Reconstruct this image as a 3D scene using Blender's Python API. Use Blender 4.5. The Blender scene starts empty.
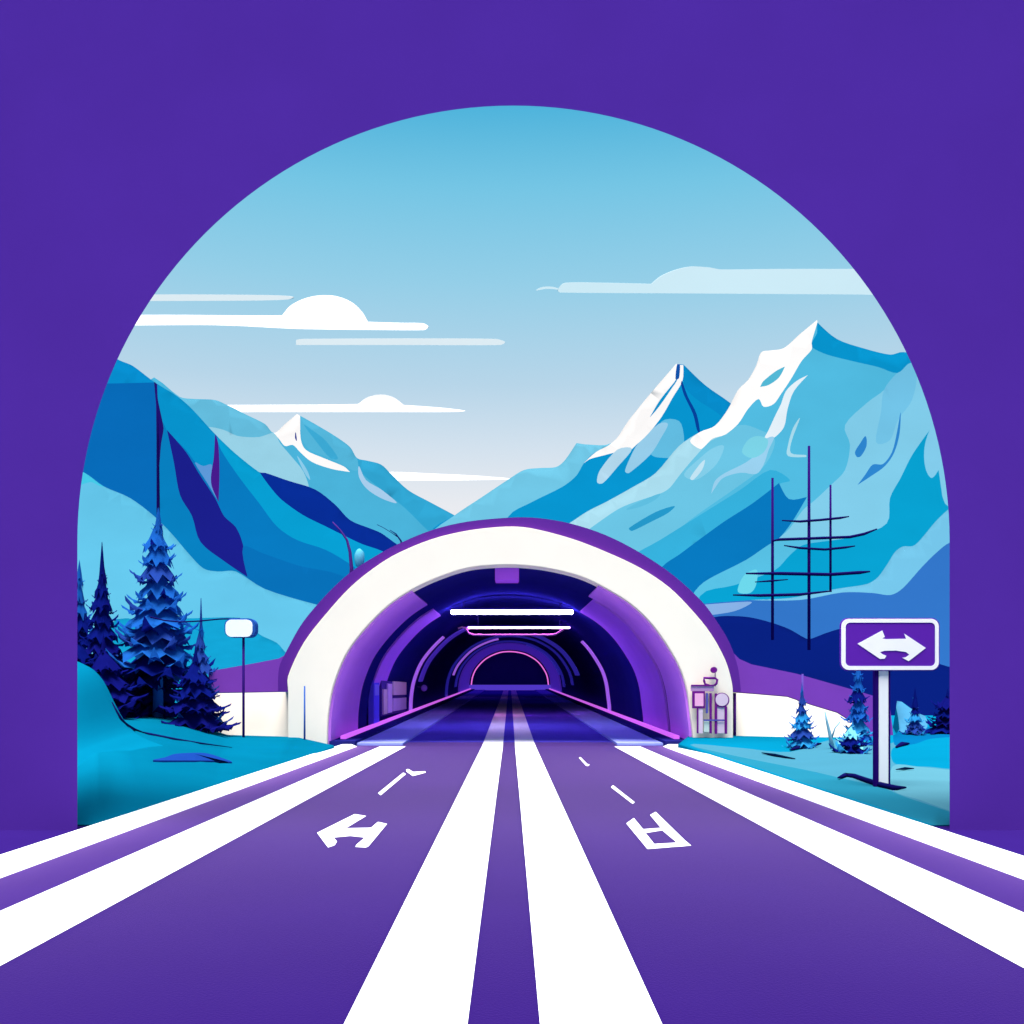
import bpy, bmesh, math, random
from mathutils import Vector, noise
from mathutils.geometry import delaunay_2d_cdt

random.seed(7)
sc = bpy.context.scene
COL = sc.collection
F, CX, HY, CH = 1024.0, 510.0, 690.0, 2.4       # focal length and horizon in photo pixels, eye height in metres
SUN_EL, SUN_AZ = math.radians(75), math.radians(12)

# ------------------------------------------------------------------ helpers
def P(px, py, D):
    return Vector(((px - CX) * D / F, D, CH + (HY - py) * D / F))

def lin(c):
    out = []
    for v in c:
        v /= 255.0
        out.append(v / 12.92 if v <= .04045 else ((v + .055) / 1.055) ** 2.4)
    return out

E_OF = {'H': (2.42, 2.46, 2.48), 'V': (1.1, 1.28, 1.52), 'S': (2.75, 3.0, 3.12), 'T': (.62, .66, .84), 'I': (.13, .10, .26)}
MATS = {}
def mat(name, rgb, cls='V', gain=1.0, rough=.9, spec=0.0, var=.05, scale=.6, bump=0.0, sheen=0.0, thin=0.0):
    """a painted / natural surface: base colour from the tone it has in daylight, with slight uneven wear"""
    if name in MATS: return MATS[name]
    m = bpy.data.materials.new(name); m.use_nodes = True
    nt = m.node_tree; b = nt.nodes['Principled BSDF']
    e = E_OF[cls]
    base = [max(.0008, v * gain / k) for v, k in zip(lin(rgb), e)]
    top = max(base)
    if top > .92 or min(rgb) == 250: base = [v * .92 / top for v in base] if min(rgb) < 250 else ([.95, .905, .88] if min(rgb) == 255 else [.95, .93, .94])
    b.inputs['Roughness'].default_value = rough
    b.inputs['Specular IOR Level'].default_value = spec
    if sheen:
        b.inputs['Sheen Weight'].default_value = sheen; b.inputs['Sheen Roughness'].default_value = .22; b.inputs['Sheen Tint'].default_value = (.84, .47, 1, 1)
    tc = nt.nodes.new('ShaderNodeTexCoord'); nz = nt.nodes.new('ShaderNodeTexNoise')
    nz.inputs['Scale'].default_value = scale; nz.inputs['Detail'].default_value = 6
    nt.links.new(tc.outputs['Object'], nz.inputs['Vector'])
    rp = nt.nodes.new('ShaderNodeValToRGB')
    rp.color_ramp.elements[0].position = .3; rp.color_ramp.elements[1].position = .7
    rp.color_ramp.elements[0].color = [v * (1 - var) for v in base] + [1]
    rp.color_ramp.elements[1].color = [min(.94, v * (1 + var)) for v in base] + [1]
    nt.links.new(nz.outputs['Fac'], rp.inputs['Fac']); nt.links.new(rp.outputs['Color'], b.inputs['Base Color'])
    if bump:
        n2 = nt.nodes.new('ShaderNodeTexNoise'); n2.inputs['Scale'].default_value = 40; n2.inputs['Detail'].default_value = 4
        bp = nt.nodes.new('ShaderNodeBump'); bp.inputs['Strength'].default_value = bump; bp.inputs['Distance'].default_value = .02
        nt.links.new(tc.outputs['Object'], n2.inputs['Vector']); nt.links.new(n2.outputs['Fac'], bp.inputs['Height'])
        nt.links.new(bp.outputs['Normal'], b.inputs['Normal'])
    if thin:   # needles let some light through
        tl = nt.nodes.new('ShaderNodeBsdfTranslucent'); ms_ = nt.nodes.new('ShaderNodeMixShader'); ms_.inputs['Fac'].default_value = thin
        nt.links.new(rp.outputs['Color'], tl.inputs['Color']); nt.links.new(b.outputs[0], ms_.inputs[1]); nt.links.new(tl.outputs[0], ms_.inputs[2])
        nt.links.new(ms_.outputs[0], nt.nodes['Material Output'].inputs['Surface'])
    MATS[name] = m
    return m

def glow(name, rgb, strength):
    if name in MATS: return MATS[name]
    m = bpy.data.materials.new(name); m.use_nodes = True
    b = m.node_tree.nodes['Principled BSDF']
    c = lin(rgb) + [1]
    b.inputs['Base Color'].default_value = c
    b.inputs['Emission Color'].default_value = c
    b.inputs['Emission Strength'].default_value = strength
    MATS[name] = m
    return m

def link(name, me, mats, parent=None):
    o = bpy.data.objects.new(name, me); COL.objects.link(o)
    for m in (mats if isinstance(mats, (list, tuple)) else [mats]): me.materials.append(m)
    if parent is not None: o.parent = parent
    return o

def bmo(name, bm, mats, parent=None, smooth=False, recalc=True):
    if recalc: bmesh.ops.recalc_face_normals(bm, faces=bm.faces[:])
    me = bpy.data.meshes.new(name); bm.to_mesh(me); bm.free()
    if smooth:
        for p in me.polygons: p.use_smooth = True
    return link(name, me, mats, parent)

def tag(o, label, cat, group=None):
    o['label'] = label; o['category'] = cat
    if group: o['group'] = group
    return o
def structure(o, label=None, cat=None, kind='structure'):
    o['kind'] = kind
    if label: o['label'] = label
    if cat: o['category'] = cat
    return o
def thing(name, loc, label, cat, group=None):
    o = bpy.data.objects.new(name, None); COL.objects.link(o); o.location = (0, 0, 0)
    o.empty_display_size = .3
    return tag(o, label, cat, group)

def set_origin(root, loc):
    """move the Empty to the thing's base and keep its parts where they are"""
    root.location = loc
    for ch in root.children: ch.location = ch.location - Vector(loc)

def smooth_poly(pts, n=4, closed=True):
    """centripetal-like Catmull-Rom through the points; a point given as (x, y, 1) stays a sharp corner"""
    N = len(pts); out = []
    last = N if closed else N - 1
    for i in range(last):
        p1, p2 = pts[i], pts[(i + 1) % N]
        p0 = pts[(i - 1) % N] if (closed or i > 0) else p1
        p3 = pts[(i + 2) % N] if (closed or i + 2 < N) else p2
        if len(p1) > 2: p0 = p1
        if len(p2) > 2: p3 = p2
        a, b, c, d = (Vector(q[:2]) for q in (p0, p1, p2, p3))
        L = (c - b).length
        m1 = (c - a) * .5; m2 = (d - b) * .5
        if m1.length > L: m1 *= L / m1.length
        if m2.length > L: m2 *= L / m2.length
        for k in range(n):
            t = k / n; t2, t3 = t * t, t * t * t
            out.append(tuple((2 * t3 - 3 * t2 + 1) * b + (t3 - 2 * t2 + t) * m1 + (-2 * t3 + 3 * t2) * c + (t3 - t2) * m2))
    if not closed: out.append(tuple(pts[-1][:2]))
    return out

def inside(pt, poly):
    x, y = pt; r = False; j = len(poly) - 1
    for i in range(len(poly)):
        xi, yi = poly[i]; xj, yj = poly[j]
        if (yi > y) != (yj > y) and x < (xj - xi) * (y - yi) / (yj - yi) + xi: r = not r
        j = i
    return r

def patchwork(name, outline, patches, base, to3d, step=0, skirt=None, n=4, parent=None, smooth=True, jitter=.3):
    """one continuous surface whose regions (snow, rock bands, turf) are cut into its own mesh"""
    out = smooth_poly(outline, n)
    polys = [(smooth_poly(p, n), m) for p, m in patches]
    V, Ed = [], []
    def add(poly):
        s = len(V); V.extend(Vector(p) for p in poly)
        Ed.extend((s + i, s + (i + 1) % len(poly)) for i in range(len(poly)))
    add(out)
    for p, m in polys: add(p)
    if step:
        xs = [p[0] for p in out]; ys = [p[1] for p in out]
        y = min(ys); rr = random.Random(3)
        while y < max(ys):
            x = min(xs)
            while x < max(xs):
                q = (x + rr.uniform(-jitter, jitter) * step, y + rr.uniform(-jitter, jitter) * step)
                if inside(q, out): V.append(Vector(q))
                x += step
            y += step
    vs, es, fs = delaunay_2d_cdt(V, Ed, [], 0, .01)[:3]
    mats = [base]; idx = {base.name: 0}
    for p, m in polys:
        if m is not None and m.name not in idx: idx[m.name] = len(mats); mats.append(m)
    bm = bmesh.new()
    bv = [bm.verts.new(to3d(v.x, v.y)) for v in vs]
    for f in fs:
        c = ((vs[f[0]].x + vs[f[1]].x + vs[f[2]].x) / 3, (vs[f[0]].y + vs[f[1]].y + vs[f[2]].y) / 3)
        if not inside(c, out): continue
        m = base
        for p, pm in reversed(polys):
            if inside(c, p): m = pm; break
        if m is None: continue
        try: fc = bm.faces.new([bv[i] for i in f])
        except ValueError: continue
        fc.material_index = idx[m.name]; fc.smooth = smooth
    for v in [v for v in bm.verts if not v.link_faces]: bm.verts.remove(v)
    bm.normal_update()
    up = sum((f.normal for f in bm.faces), Vector())
    if up.z < 0: bmesh.ops.reverse_faces(bm, faces=bm.faces[:])
    if skirt:
        zb, k = skirt
        edges = [e for e in bm.edges if e.is_boundary]
        new = {}
        for e in edges:
            for v in e.verts:
                if v not in new:
                    h = max(0.0, v.co.z - zb)
                    new[v] = bm.verts.new((v.co.x, v.co.y + h * k + .01, zb - .01))
        for e in edges:
            a, b = e.verts
            try: f = bm.faces.new((a, b, new[b], new[a])); f.material_index = e.link_faces[0].material_index
            except ValueError: pass
    return bmo(name, bm, mats, parent, recalc=False)

def prism(name, pts, D, depth, m, parent=None, bevel=0.0, n=0, holes=()):
    """an outline standing at distance D, given its real thickness"""
    poly = smooth_poly(pts, n) if n else [p[:2] for p in pts]
    bm = bmesh.new()
    vs = [bm.verts.new(P(x, y, D)) for x, y in poly]
    f = bm.faces.new(vs)
    r = bmesh.ops.extrude_face_region(bm, geom=[f])
    nv = [g for g in r['geom'] if isinstance(g, bmesh.types.BMVert)]
    bmesh.ops.translate(bm, verts=nv, vec=(0, depth, 0))
    bmesh.ops.recalc_face_normals(bm, faces=bm.faces[:])
    if bevel:
        bmesh.ops.bevel(bm, geom=[e for e in bm.edges if len(e.link_faces) == 2 and e.calc_face_angle(0) > .9], offset=bevel, segments=2, affect='EDGES')
    return bmo(name, bm, m, parent)

def box(bm, x0, x1, y0, y1, z0, z1):
    v = [bm.verts.new(c) for c in ((x0, y0, z0), (x1, y0, z0), (x1, y1, z0), (x0, y1, z0), (x0, y0, z1), (x1, y0, z1), (x1, y1, z1), (x0, y1, z1))]
    for f in ((0, 1, 2, 3), (4, 5, 6, 7), (0, 1, 5, 4), (1, 2, 6, 5), (2, 3, 7, 6), (3, 0, 4, 7)): bm.faces.new([v[i] for i in f])

def boxo(name, x0, x1, y0, y1, z0, z1, m, parent=None, bevel=0.0):
    bm = bmesh.new(); box(bm, x0, x1, y0, y1, z0, z1)
    bmesh.ops.recalc_face_normals(bm, faces=bm.faces[:])
    if bevel: bmesh.ops.bevel(bm, geom=bm.edges[:], offset=bevel, segments=2, affect='EDGES')
    return bmo(name, bm, m, parent)

def tube(bm, pts, rad, sides=8):
    """a bar along the 3-D points; rad is one radius or one per point"""
    rad = rad if isinstance(rad, (list, tuple)) else [rad] * len(pts)
    rings = []
    for i, p in enumerate(pts):
        p = Vector(p)
        d = (Vector(pts[min(i + 1, len(pts) - 1)]) - Vector(pts[max(i - 1, 0)])).normalized()
        a = d.cross(Vector((0, 1, 0)) if abs(d.y) < .9 else Vector((1, 0, 0))).normalized(); b = d.cross(a)
        rings.append([bm.verts.new(p + (a * math.cos(t) + b * math.sin(t)) * rad[i]) for t in (2 * math.pi * k / sides for k in range(sides))])
    for r0, r1 in zip(rings, rings[1:]):
        for k in range(sides): bm.faces.new((r0[k], r0[(k + 1) % sides], r1[(k + 1) % sides], r1[k]))
    bm.faces.new(rings[0][::-1]); bm.faces.new(rings[-1])

def tubeo(name, pts, rad, m, parent=None, sides=8):
    bm = bmesh.new(); tube(bm, pts, rad, sides)
    return bmo(name, bm, m, parent, smooth=True)

def sheet(name, pts, z, m, parent=None, holes=()):
    """flat paint on the road; points in photo pixels, put where they lie on the ground"""
    def g(px, py):
        D = (CH - z) * F / (py - HY)
        return Vector(((px - CX) * D / F, D, z))
    return patchwork(name, pts, [(h, None) for h in holes], m, g, n=1, parent=parent, smooth=False)

def quad_strip(name, x0, x1, stations, m, parent=None):
    """a long sheet along the road: stations = [(y, z), ...]"""
    bm = bmesh.new(); prev = None
    for y, z in stations:
        cur = (bm.verts.new((x0, y, z)), bm.verts.new((x1, y, z)))
        if prev: bm.faces.new((prev[0], prev[1], cur[1], cur[0]))
        prev = cur
    return bmo(name, bm, m, parent, recalc=False)

# ------------------------------------------------------------------ camera, light, sky
cam = bpy.data.cameras.new('camera'); co = bpy.data.objects.new('camera', cam); COL.objects.link(co)
co.location = (0, 0, CH); co.rotation_euler = (math.radians(90), 0, 0)
cam.sensor_width = 36; cam.lens = 36; cam.shift_x = 2 / 1024; cam.shift_y = (HY - 512) / 1024
cam.clip_end = 30000; cam.clip_start = .05
sc.camera = co

sun = bpy.data.lights.new('sun', 'SUN'); so = bpy.data.objects.new('sun', sun); COL.objects.link(so)
sun.energy = 5.0; sun.angle = math.radians(35); sun.color = (1.0, .965, .915)
sd = Vector((-math.sin(SUN_AZ) * math.cos(SUN_EL), -math.cos(SUN_AZ) * math.cos(SUN_EL), math.sin(SUN_EL)))   # towards the sun: high, behind the camera
so.rotation_euler = sd.to_track_quat('Z', 'Y').to_euler(); so.location = sd * 60

w = bpy.data.worlds.new('World'); sc.world = w; w.use_nodes = True
nt = w.node_tree; bg = nt.nodes['Background']; bg.inputs['Strength'].default_value = .1
sky = nt.nodes.new('ShaderNodeTexSky'); sky.sky_type = 'NISHITA'; sky.sun_disc = False
sky.sun_elevation = SUN_EL; sky.sun_rotation = math.pi + SUN_AZ
tc = nt.nodes.new('ShaderNodeTexCoord'); sp = nt.nodes.new('ShaderNodeSeparateXYZ'); rp = nt.nodes.new('ShaderNodeValToRGB')
nt.links.new(tc.outputs['Generated'], sp.inputs[0]); nt.links.new(sp.outputs['Z'], rp.inputs['Fac'])
EXPO = .95
SKY = [(0.0, (232, 234, 239)), (.175, (235, 236, 240)), (.23, (212, 226, 238)), (.285, (184, 214, 233)), (.37, (148, 207, 232)), (.44, (116, 198, 229)), (.495, (76, 180, 220)), (.6, (66, 172, 216)), (1.0, (70, 165, 215))]
el = rp.color_ramp.elements
while len(el) < len(SKY): el.new(.5)
for e_, (z_, c_) in zip(el, SKY):
    e_.position = z_; e_.color = lin(c_) + [1]
sm = nt.nodes.new('ShaderNodeVectorMath'); sm.operation = 'SCALE'; sm.inputs['Scale'].default_value = 10 / 2 ** EXPO
nt.links.new(rp.outputs['Color'], sm.inputs[0])
mx = nt.nodes.new('ShaderNodeMix'); mx.data_type = 'RGBA'; mx.inputs['Factor'].default_value = .97
nt.links.new(sky.outputs[0], mx.inputs['A']); nt.links.new(sm.outputs[0], mx.inputs['B']); nt.links.new(mx.outputs['Result'], bg.inputs['Color'])

sc.view_settings.view_transform = 'Standard'; sc.view_settings.look = 'None'
sc.view_settings.exposure = EXPO; sc.view_settings.gamma = 1; sc.view_settings.use_curve_mapping = False
sc.cycles.use_denoising = True; sc.cycles.max_bounces = 6
sc.render.film_transparent = False

# ------------------------------------------------------------------ ground, road, kerbs
M_turf = mat('teal_turf', (6, 158, 202), 'H', gain=1.02, var=.06, scale=.25)
M_road = mat('purple_asphalt', (74, 38, 158), 'H', gain=.66, rough=.8, spec=0, sheen=1.0, var=.05, scale=.35, bump=.12)
M_lane = mat('violet_surfacing', (88, 44, 180), 'H', gain=.62, rough=.8, spec=0, sheen=.8, var=.04, bump=.1)
M_pave = mat('purple_paving', (76, 43, 160), 'H', gain=.83, var=.04, bump=.1)
M_paint = mat('white_road_paint', (255, 255, 255), 'H', gain=2.1, var=.015, scale=1.5, rough=.6)
M_wall = mat('purple_render', (78, 44, 165), 'V', var=.03, scale=.5, bump=.06)
M_white = mat('white_concrete', (255, 255, 255), 'V', gain=1.0, var=.012, scale=.8)
M_kerb = mat('white_kerb_stone', (255, 255, 255), 'H', gain=2.1, var=.015)

YP = 43.5                         # distance of the tunnel mouth
GR = 2.4 / 150.5                  # the tunnel road climbs
def rise(y): return max(0.0, y - YP) * GR
YEND = 197.0

gd = bmesh.new()
v = [gd.verts.new(c) for c in ((-9000, -3000, -.06), (9000, -3000, -.06), (9000, 9000, -.06), (-9000, 9000, -.06))]
gd.faces.new(v)
structure(bmo('ground', gd, M_turf), 'teal turf and meadow under the whole valley', 'ground')
structure(quad_strip('pavement', -24, 24, [(-16, -.02), (18.2, -.02)], M_pave), 'purple paving in front of the great arch', 'pavement')

st_out = [(-16, 0), (YP - 1, 0), (YP, 0)]
st_all = st_out + [(YP + (YEND - YP) * i / 20, rise(YP + (YEND - YP) * i / 20)) for i in range(1, 21)]
def lift(st, dz): return [(y, z + dz) for y, z in st]
road = structure(quad_strip('road', -7.0, 7.0, st_all, M_road), 'purple two way road running straight into the tunnel', 'road')
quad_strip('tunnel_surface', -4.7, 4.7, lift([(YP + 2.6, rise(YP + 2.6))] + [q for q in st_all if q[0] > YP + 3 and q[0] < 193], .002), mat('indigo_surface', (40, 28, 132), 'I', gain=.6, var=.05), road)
for x0, x1 in ((-1.193, -.305), (.215, 1.092)):
    quad_strip('centre_line', x0, x1, lift([s for s in st_all if s[0] < 193], .004), M_paint, road)
for s in (-1, 1):
    xs = sorted((s * 4.43, s * 5.53)); quad_strip('edge_line', *xs, lift(st_out, .004), M_paint, road)
    xs = sorted((s * 5.53, s * 6.49)); quad_strip('side_strip', *xs, lift(st_out, .003), M_lane, road)
def c6(pts): return [(300 + x / 7.314, 750 + y / 7.314) for x, y in pts]
def c7(pts): return [(560 + x / 7.314, 740 + y / 7.314) for x, y in pts]
sheet('arrow_marking', c6([(125, 605), (400, 468), (485, 482), (335, 572), (520, 568), (570, 525), (637, 540), (500, 705), (480, 713), (405, 708), (415, 690), (475, 640), (370, 628), (245, 640), (270, 668), (255, 695), (205, 713)]), .004, M_paint, road)
sheet('lane_dash', c6([(570, 315), (590, 332), (775, 175), (755, 165)]), .004, M_paint, road)
sheet('tick_marking', c6([(775, 145), (790, 138), (828, 160), (915, 155), (920, 165), (825, 190), (780, 158)]), .004, M_paint, road)
sheet('symbol_marking', c7([(485, 610), (540, 570), (608, 652), (738, 642), (658, 548), (700, 525), (915, 735), (960, 772), (640, 797)]), .004, M_paint, road,
      holes=[c7([(625, 680), (748, 660), (855, 750), (690, 760)])])
sheet('lane_dash', c7([(372, 345), (388, 330), (548, 455), (530, 467)]), .004, M_paint, road)
sheet('lane_dash', c7([(138, 130), (150, 125), (200, 175), (218, 180), (205, 190), (190, 188)]), .004, M_paint, road)

for s, nm in ((-1, 'left'), (1, 'right')):
    bm = bmesh.new(); sec = [(6.49, -.05), (6.49, .004), (6.72, .1), (7.12, .1), (7.15, -.05)]
    A, B = ([bm.verts.new((s * x, y, z)) for x, z in sec] for y in (-16, YP - .05))
    for k in range(5): bm.faces.new((A[k], A[(k + 1) % 5], B[(k + 1) % 5], B[k]))
    bm.faces.new(A); bm.faces.new(B)
    structure(bmo('kerb', bm, M_kerb), 'long white kerb on the %s side of the road' % nm, 'kerb')

# ------------------------------------------------------------------ the great arched wall in front
YW = 17.68
def arch_wall():
    R, cx, cz, top, half, th = 7.53, .06, 4.96, 15.3, 26.0, .8
    bm = bmesh.new()
    def prof(r):
        pts = [(cx - r, -.04)] + [(cx - r * math.cos(math.pi * i / 96), cz + r * math.sin(math.pi * i / 96)) for i in range(97)] + [(cx + r, -.04)]
        return pts
    near = [bm.verts.new((x, YW, z)) for x, z in prof(R)]
    far = [bm.verts.new((x, YW + th, z)) for x, z in prof(R + .55)]
    def outer(y):
        return [bm.verts.new(c) for c in ((-half, y, -.04), (-half, y, top), (half, y, top), (half, y, -.04))]
    on, of = outer(YW), outer(YW + th)
    for a, b, c, d in ((near, on, 0, 0), (far, of, 0, 0)):
        n = len(a); mid = n // 2
        # facing: fans from the two upper corners
        for i in range(n - 1):
            k = b[0] if i == 0 else (b[1] if i < mid else (b[2] if i < n - 2 else b[3]))
            bm.faces.new((a[i], a[i + 1], k))
        bm.faces.new((a[1], b[1], b[0])); bm.faces.new((a[mid], b[2], b[1])); bm.faces.new((a[n - 2], b[3], b[2]))
    for i in range(len(near) - 1): bm.faces.new((near[i], near[i + 1], far[i + 1], far[i]))
    for i in range(3): bm.faces.new((on[i], on[i + 1], of[i + 1], of[i]))
    return bmo('arch_wall', bm, M_wall)
tag(arch_wall(), 'huge plain purple wall with a round arched opening over the road', 'wall')

# ------------------------------------------------------------------ tunnel portal and tube
SP = YP / F
INNER = [(327, 746.5), (327, 734), (328, 715.6), (332.7, 687.5), (345.6, 654.7), (364.4, 629), (388, 605.5), (411, 590), (439, 577), (467.5, 568), (495.6, 565), (519, 565), (547, 568), (579.7, 576), (605.5, 588), (631, 604), (652, 624), (669, 648), (680.5, 669), (687.5, 692), (691, 718), (693, 734), (693, 746.5)]
RING = [(288, 746.5, 1), (288, 692), (288, 676), (303.4, 643), (327, 612.5), (350.3, 587), (373.7, 568), (397, 553.5), (432, 539), (467.5, 530.5), (505, 526.5), (530.5, 528), (570, 538), (605.5, 551.5), (640.6, 568), (669, 587), (692, 610), (711, 633.6), (725, 659), (731, 678), (733, 692), (733, 746.5, 1)]
HOOD = [(278, 692, 1), (279, 668), (287, 650), (303, 622), (327, 594), (350, 572.7), (374, 557), (397, 544.5), (432, 530), (467.5, 521.6), (510, 517.6), (537.5, 518), (570, 523.4), (605.5, 535), (640.6, 553), (673, 575), (701.5, 601), (715.6, 619.5), (729.7, 643), (738, 668), (741, 692, 1)]
inner = smooth_poly(INNER, 4, False); ring = smooth_poly(RING, 4, False); hood = smooth_poly(HOOD, 4, False)
prt = thing('tunnel_portal', (0, YP, 0), 'round road tunnel with a broad white mouth ring and purple rim', 'tunnel')
prism('mouth_ring', ring + inner[::-1], YP, 1.1, M_white, prt, .03)
M_hood = mat('violet_rim', (106, 52, 184), 'V', gain=.78, var=.03)
prism('rim', hood + [p for p in ring[::-1] if p[1] <= 692.5], YP + .25, 14, M_hood, prt)

IN = [((x - CX) * SP, CH + (HY - y) * SP) for x, y in inner]
acc = [0.0]
for a, b in zip(IN, IN[1:]): acc.append(acc[-1] + math.hypot(b[0] - a[0], b[1] - a[1]))
def at_arc(t):
    L = t * acc[-1]
    for i in range(len(IN) - 1):
        if acc[i + 1] >= L:
            k = (L - acc[i]) / (acc[i + 1] - acc[i]); a, b = IN[i], IN[i + 1]
            d = Vector((b[0] - a[0], b[1] - a[1])).normalized()
            return Vector((a[0] + (b[0] - a[0]) * k, a[1] + (b[1] - a[1]) * k)), Vector((d.y, -d.x))   # point, inward normal
    return Vector(IN[-1]), Vector((-1, 0))
def lining(name, t0, t1, y0, y1, inset, thick, m, nseg=28, ny=1, parent=prt):
    bm = bmesh.new(); G = []
    for j in range(ny + 1):
        y = y0 + (y1 - y0) * j / ny; row = []
        for i in range(nseg + 1):
            p, nn = at_arc(t0 + (t1 - t0) * i / nseg)
            a = p + nn * inset; b = p + nn * (inset - thick)
            row.append((bm.verts.new((a.x, y, a.y + rise(y))), bm.verts.new((b.x, y, b.y + rise(y)))))
        G.append(row)
    for j in range(ny):
        for i in range(nseg):
            for s in (0, 1): bm.faces.new((G[j][i][s], G[j][i + 1][s], G[j + 1][i + 1][s], G[j + 1][i][s]))
        for i in (0, nseg): bm.faces.new((G[j][i][0], G[j + 1][i][0], G[j + 1][i][1], G[j][i][1]))
    for j in (0, ny):
        for i in range(nseg): bm.faces.new((G[j][i][0], G[j][i][1], G[j][i + 1][1], G[j][i + 1][0]))
    return bmo(name, bm, m, parent, smooth=False)
def frac_near(px, py):
    return min((acc[i] / acc[-1] for i in range(len(inner))), key=lambda t: min((math.hypot(inner[i][0] - px, inner[i][1] - py) for i in range(len(inner)) if abs(acc[i] / acc[-1] - t) < 1e-9)))
M_vault = mat('navy_lining', (12, 8, 86), 'I', gain=.5, var=.06)
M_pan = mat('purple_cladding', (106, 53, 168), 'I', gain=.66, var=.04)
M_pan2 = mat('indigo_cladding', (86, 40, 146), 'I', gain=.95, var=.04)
M_rib = glow('lilac_rib_glow', (146, 86, 206), .5)  # emission added to the ribs to brighten the dark tunnel
M_ribd = glow('blue_rib_glow', (50, 40, 170), .28)
M_ribi = glow('indigo_rib_glow', (66, 38, 176), .32)
lining('vault', 0, 1, YP + 1.1, YEND, .0, .4, M_vault, 80, 20)
lining('wall_panel', 0, frac_near(413, 589), YP + .3, 51.7, .10, .1, M_pan)
lining('wall_panel', frac_near(600, 585), 1, YP + .3, 49.0, .10, .1, M_pan)
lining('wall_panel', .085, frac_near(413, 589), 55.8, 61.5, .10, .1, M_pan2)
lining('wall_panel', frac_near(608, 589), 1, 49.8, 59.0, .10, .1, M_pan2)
lining('rib', .0, frac_near(388, 605), 78.7, 80.4, .12, .12, M_rib)
lining('rib', frac_near(640, 612), 1, 78.7, 80.4, .12, .12, M_rib)
lining('rib', .10, .36, 84, 87, .14, .14, M_ribi)
lining('rib', .0, .93, 122, 126, .12, .12, glow('faint_rib_glow', (26, 22, 120), .5))  # faint added glow on the deeper ribs
lining('rib', .05, .95, 142, 147, .12, .12, MATS['faint_rib_glow'])
lining('rib', .60, .88, 108, 114, .14, .14, M_ribd)
lining('rib', .12, .44, 131, 134, .14, .14, M_rib)
lining('rib', .60, .88, 150, 156, .14, .14, M_ribd)
lining('end_collar', 0, 1, 153, 190, .20, .2, glow('violet_collar_glow', (66, 32, 160), .3), 60)  # collar is no lamp; glow added so the far end shows
M_pink = glow('pink_light', (196, 92, 218), .55)
tag(lining('arch_light', 0, 1, 193.2, 194.0, .55, .2, glow('rose_light', (206, 96, 190), .75), 60, parent=None), 'thin pink light arch at the far end of the tunnel', 'light strip')
end = bmesh.new()
pts = [at_arc(i / 60)[0] for i in range(61)]
vv = [end.verts.new((p.x, YEND - .3, p.y + rise(YEND))) for p in pts]; end.faces.new(vv)
r = bmesh.ops.extrude_face_region(end, geom=end.faces[:]); bmesh.ops.translate(end, verts=[g for g in r['geom'] if isinstance(g, bmesh.types.BMVert)], vec=(0, .6, 0))
bmo('end_wall', end, M_vault, prt)
bz = rise(192)
M_bar = glow('violet_barrier_glow', (84, 58, 190), .45)  # barrier is no lamp; a glow is put into its colour
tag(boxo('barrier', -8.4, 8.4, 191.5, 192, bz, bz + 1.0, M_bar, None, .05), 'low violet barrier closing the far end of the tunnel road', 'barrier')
# walkways inside the tube: kerb, walk, light rail at the wall's foot
M_walk = mat('dark_walkway', (8, 6, 60), 'I')
M_ikerb = mat('lavender_kerb', (98, 92, 214), 'I', gain=.75)
def long_box(name, x0, x1, y0, y1, dz0, dz1, m, parent, n=14):
    bm = bmesh.new(); prev = None
    for i in range(n + 1):
        y = y0 + (y1 - y0) * i / n; r_ = rise(y)
        c = [bm.verts.new(q) for q in ((x0, y, r_ + dz0), (x1, y, r_ + dz0), (x1, y, r_ + dz1), (x0, y, r_ + dz1))]
        if prev:
            for k in range(4): bm.faces.new((prev[k], prev[(k + 1) % 4], c[(k + 1) % 4], c[k]))
        else: bm.faces.new(c)
        prev = c
    bm.faces.new(prev)
    return bmo(name, bm, m, parent)
for s, nm in ((-1, 'left'), (1, 'right')):
    xs = sorted((s * 7.71, s * 6.6)); long_box('walkway', *xs, YP + .2, 191, -.3, .22, M_walk, prt)
    xs = sorted((s * 6.597, s * 4.62)); long_box('tunnel_kerb', *xs, YP + .6, 191, -.3, .1, M_ikerb, prt)
    xs = sorted((s * 7.45, s * 7.22))
    tag(long_box('light_rail', *xs, YP + 1.5, 190, .221, .37, M_pink, None), 'pink glowing light rail along the %s walkway of the tunnel' % nm, 'light rail')

# lamps and boxes hung in the tube
M_lampw = glow('white_lamp', (205, 190, 255), 32)
M_case = mat('dark_lamp_case', (30, 20, 90), 'I')
def bar_light(name, px0, px1, py, D, hgt, glowm, label, curl):
    t = thing(name, (0, 0, 0), label, 'ceiling light')
    a, b = P(px0, py, D), P(px1, py, D)
    boxo('case', a.x, b.x, D, D + .35, a.z + hgt / 2 + .002, a.z + hgt / 2 + .12, M_case, t, .02)
    boxo('tube', a.x + .05, b.x - .05, D + .03, D + .3, a.z - hgt / 2, a.z + hgt / 2, glowm, t, .05)
    top = a.z + hgt / 2 + .12
    for x in (a.x + .8, b.x - .8): tubeo('hanger', [(x, D + .17, top), (x, D + .17, top + .75)], .04, M_case, t)
    if curl:
        q = [P(x, y, D) for x, y in ((458, 628.5), (462, 627), (466, 629), (469, 633.5), (474, 635))]
        tubeo('bracket', q + [P(552, 635, D)] + [P(x, y, D) for x, y in ((556, 634), (560, 631.5), (564, 629))], .07, MATS['lilac_bracket'], t)
    set_origin(t, (0, D, a.z + hgt / 2)); return t
mat('lilac_bracket', (170, 100, 215), 'I', gain=1.8)
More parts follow.
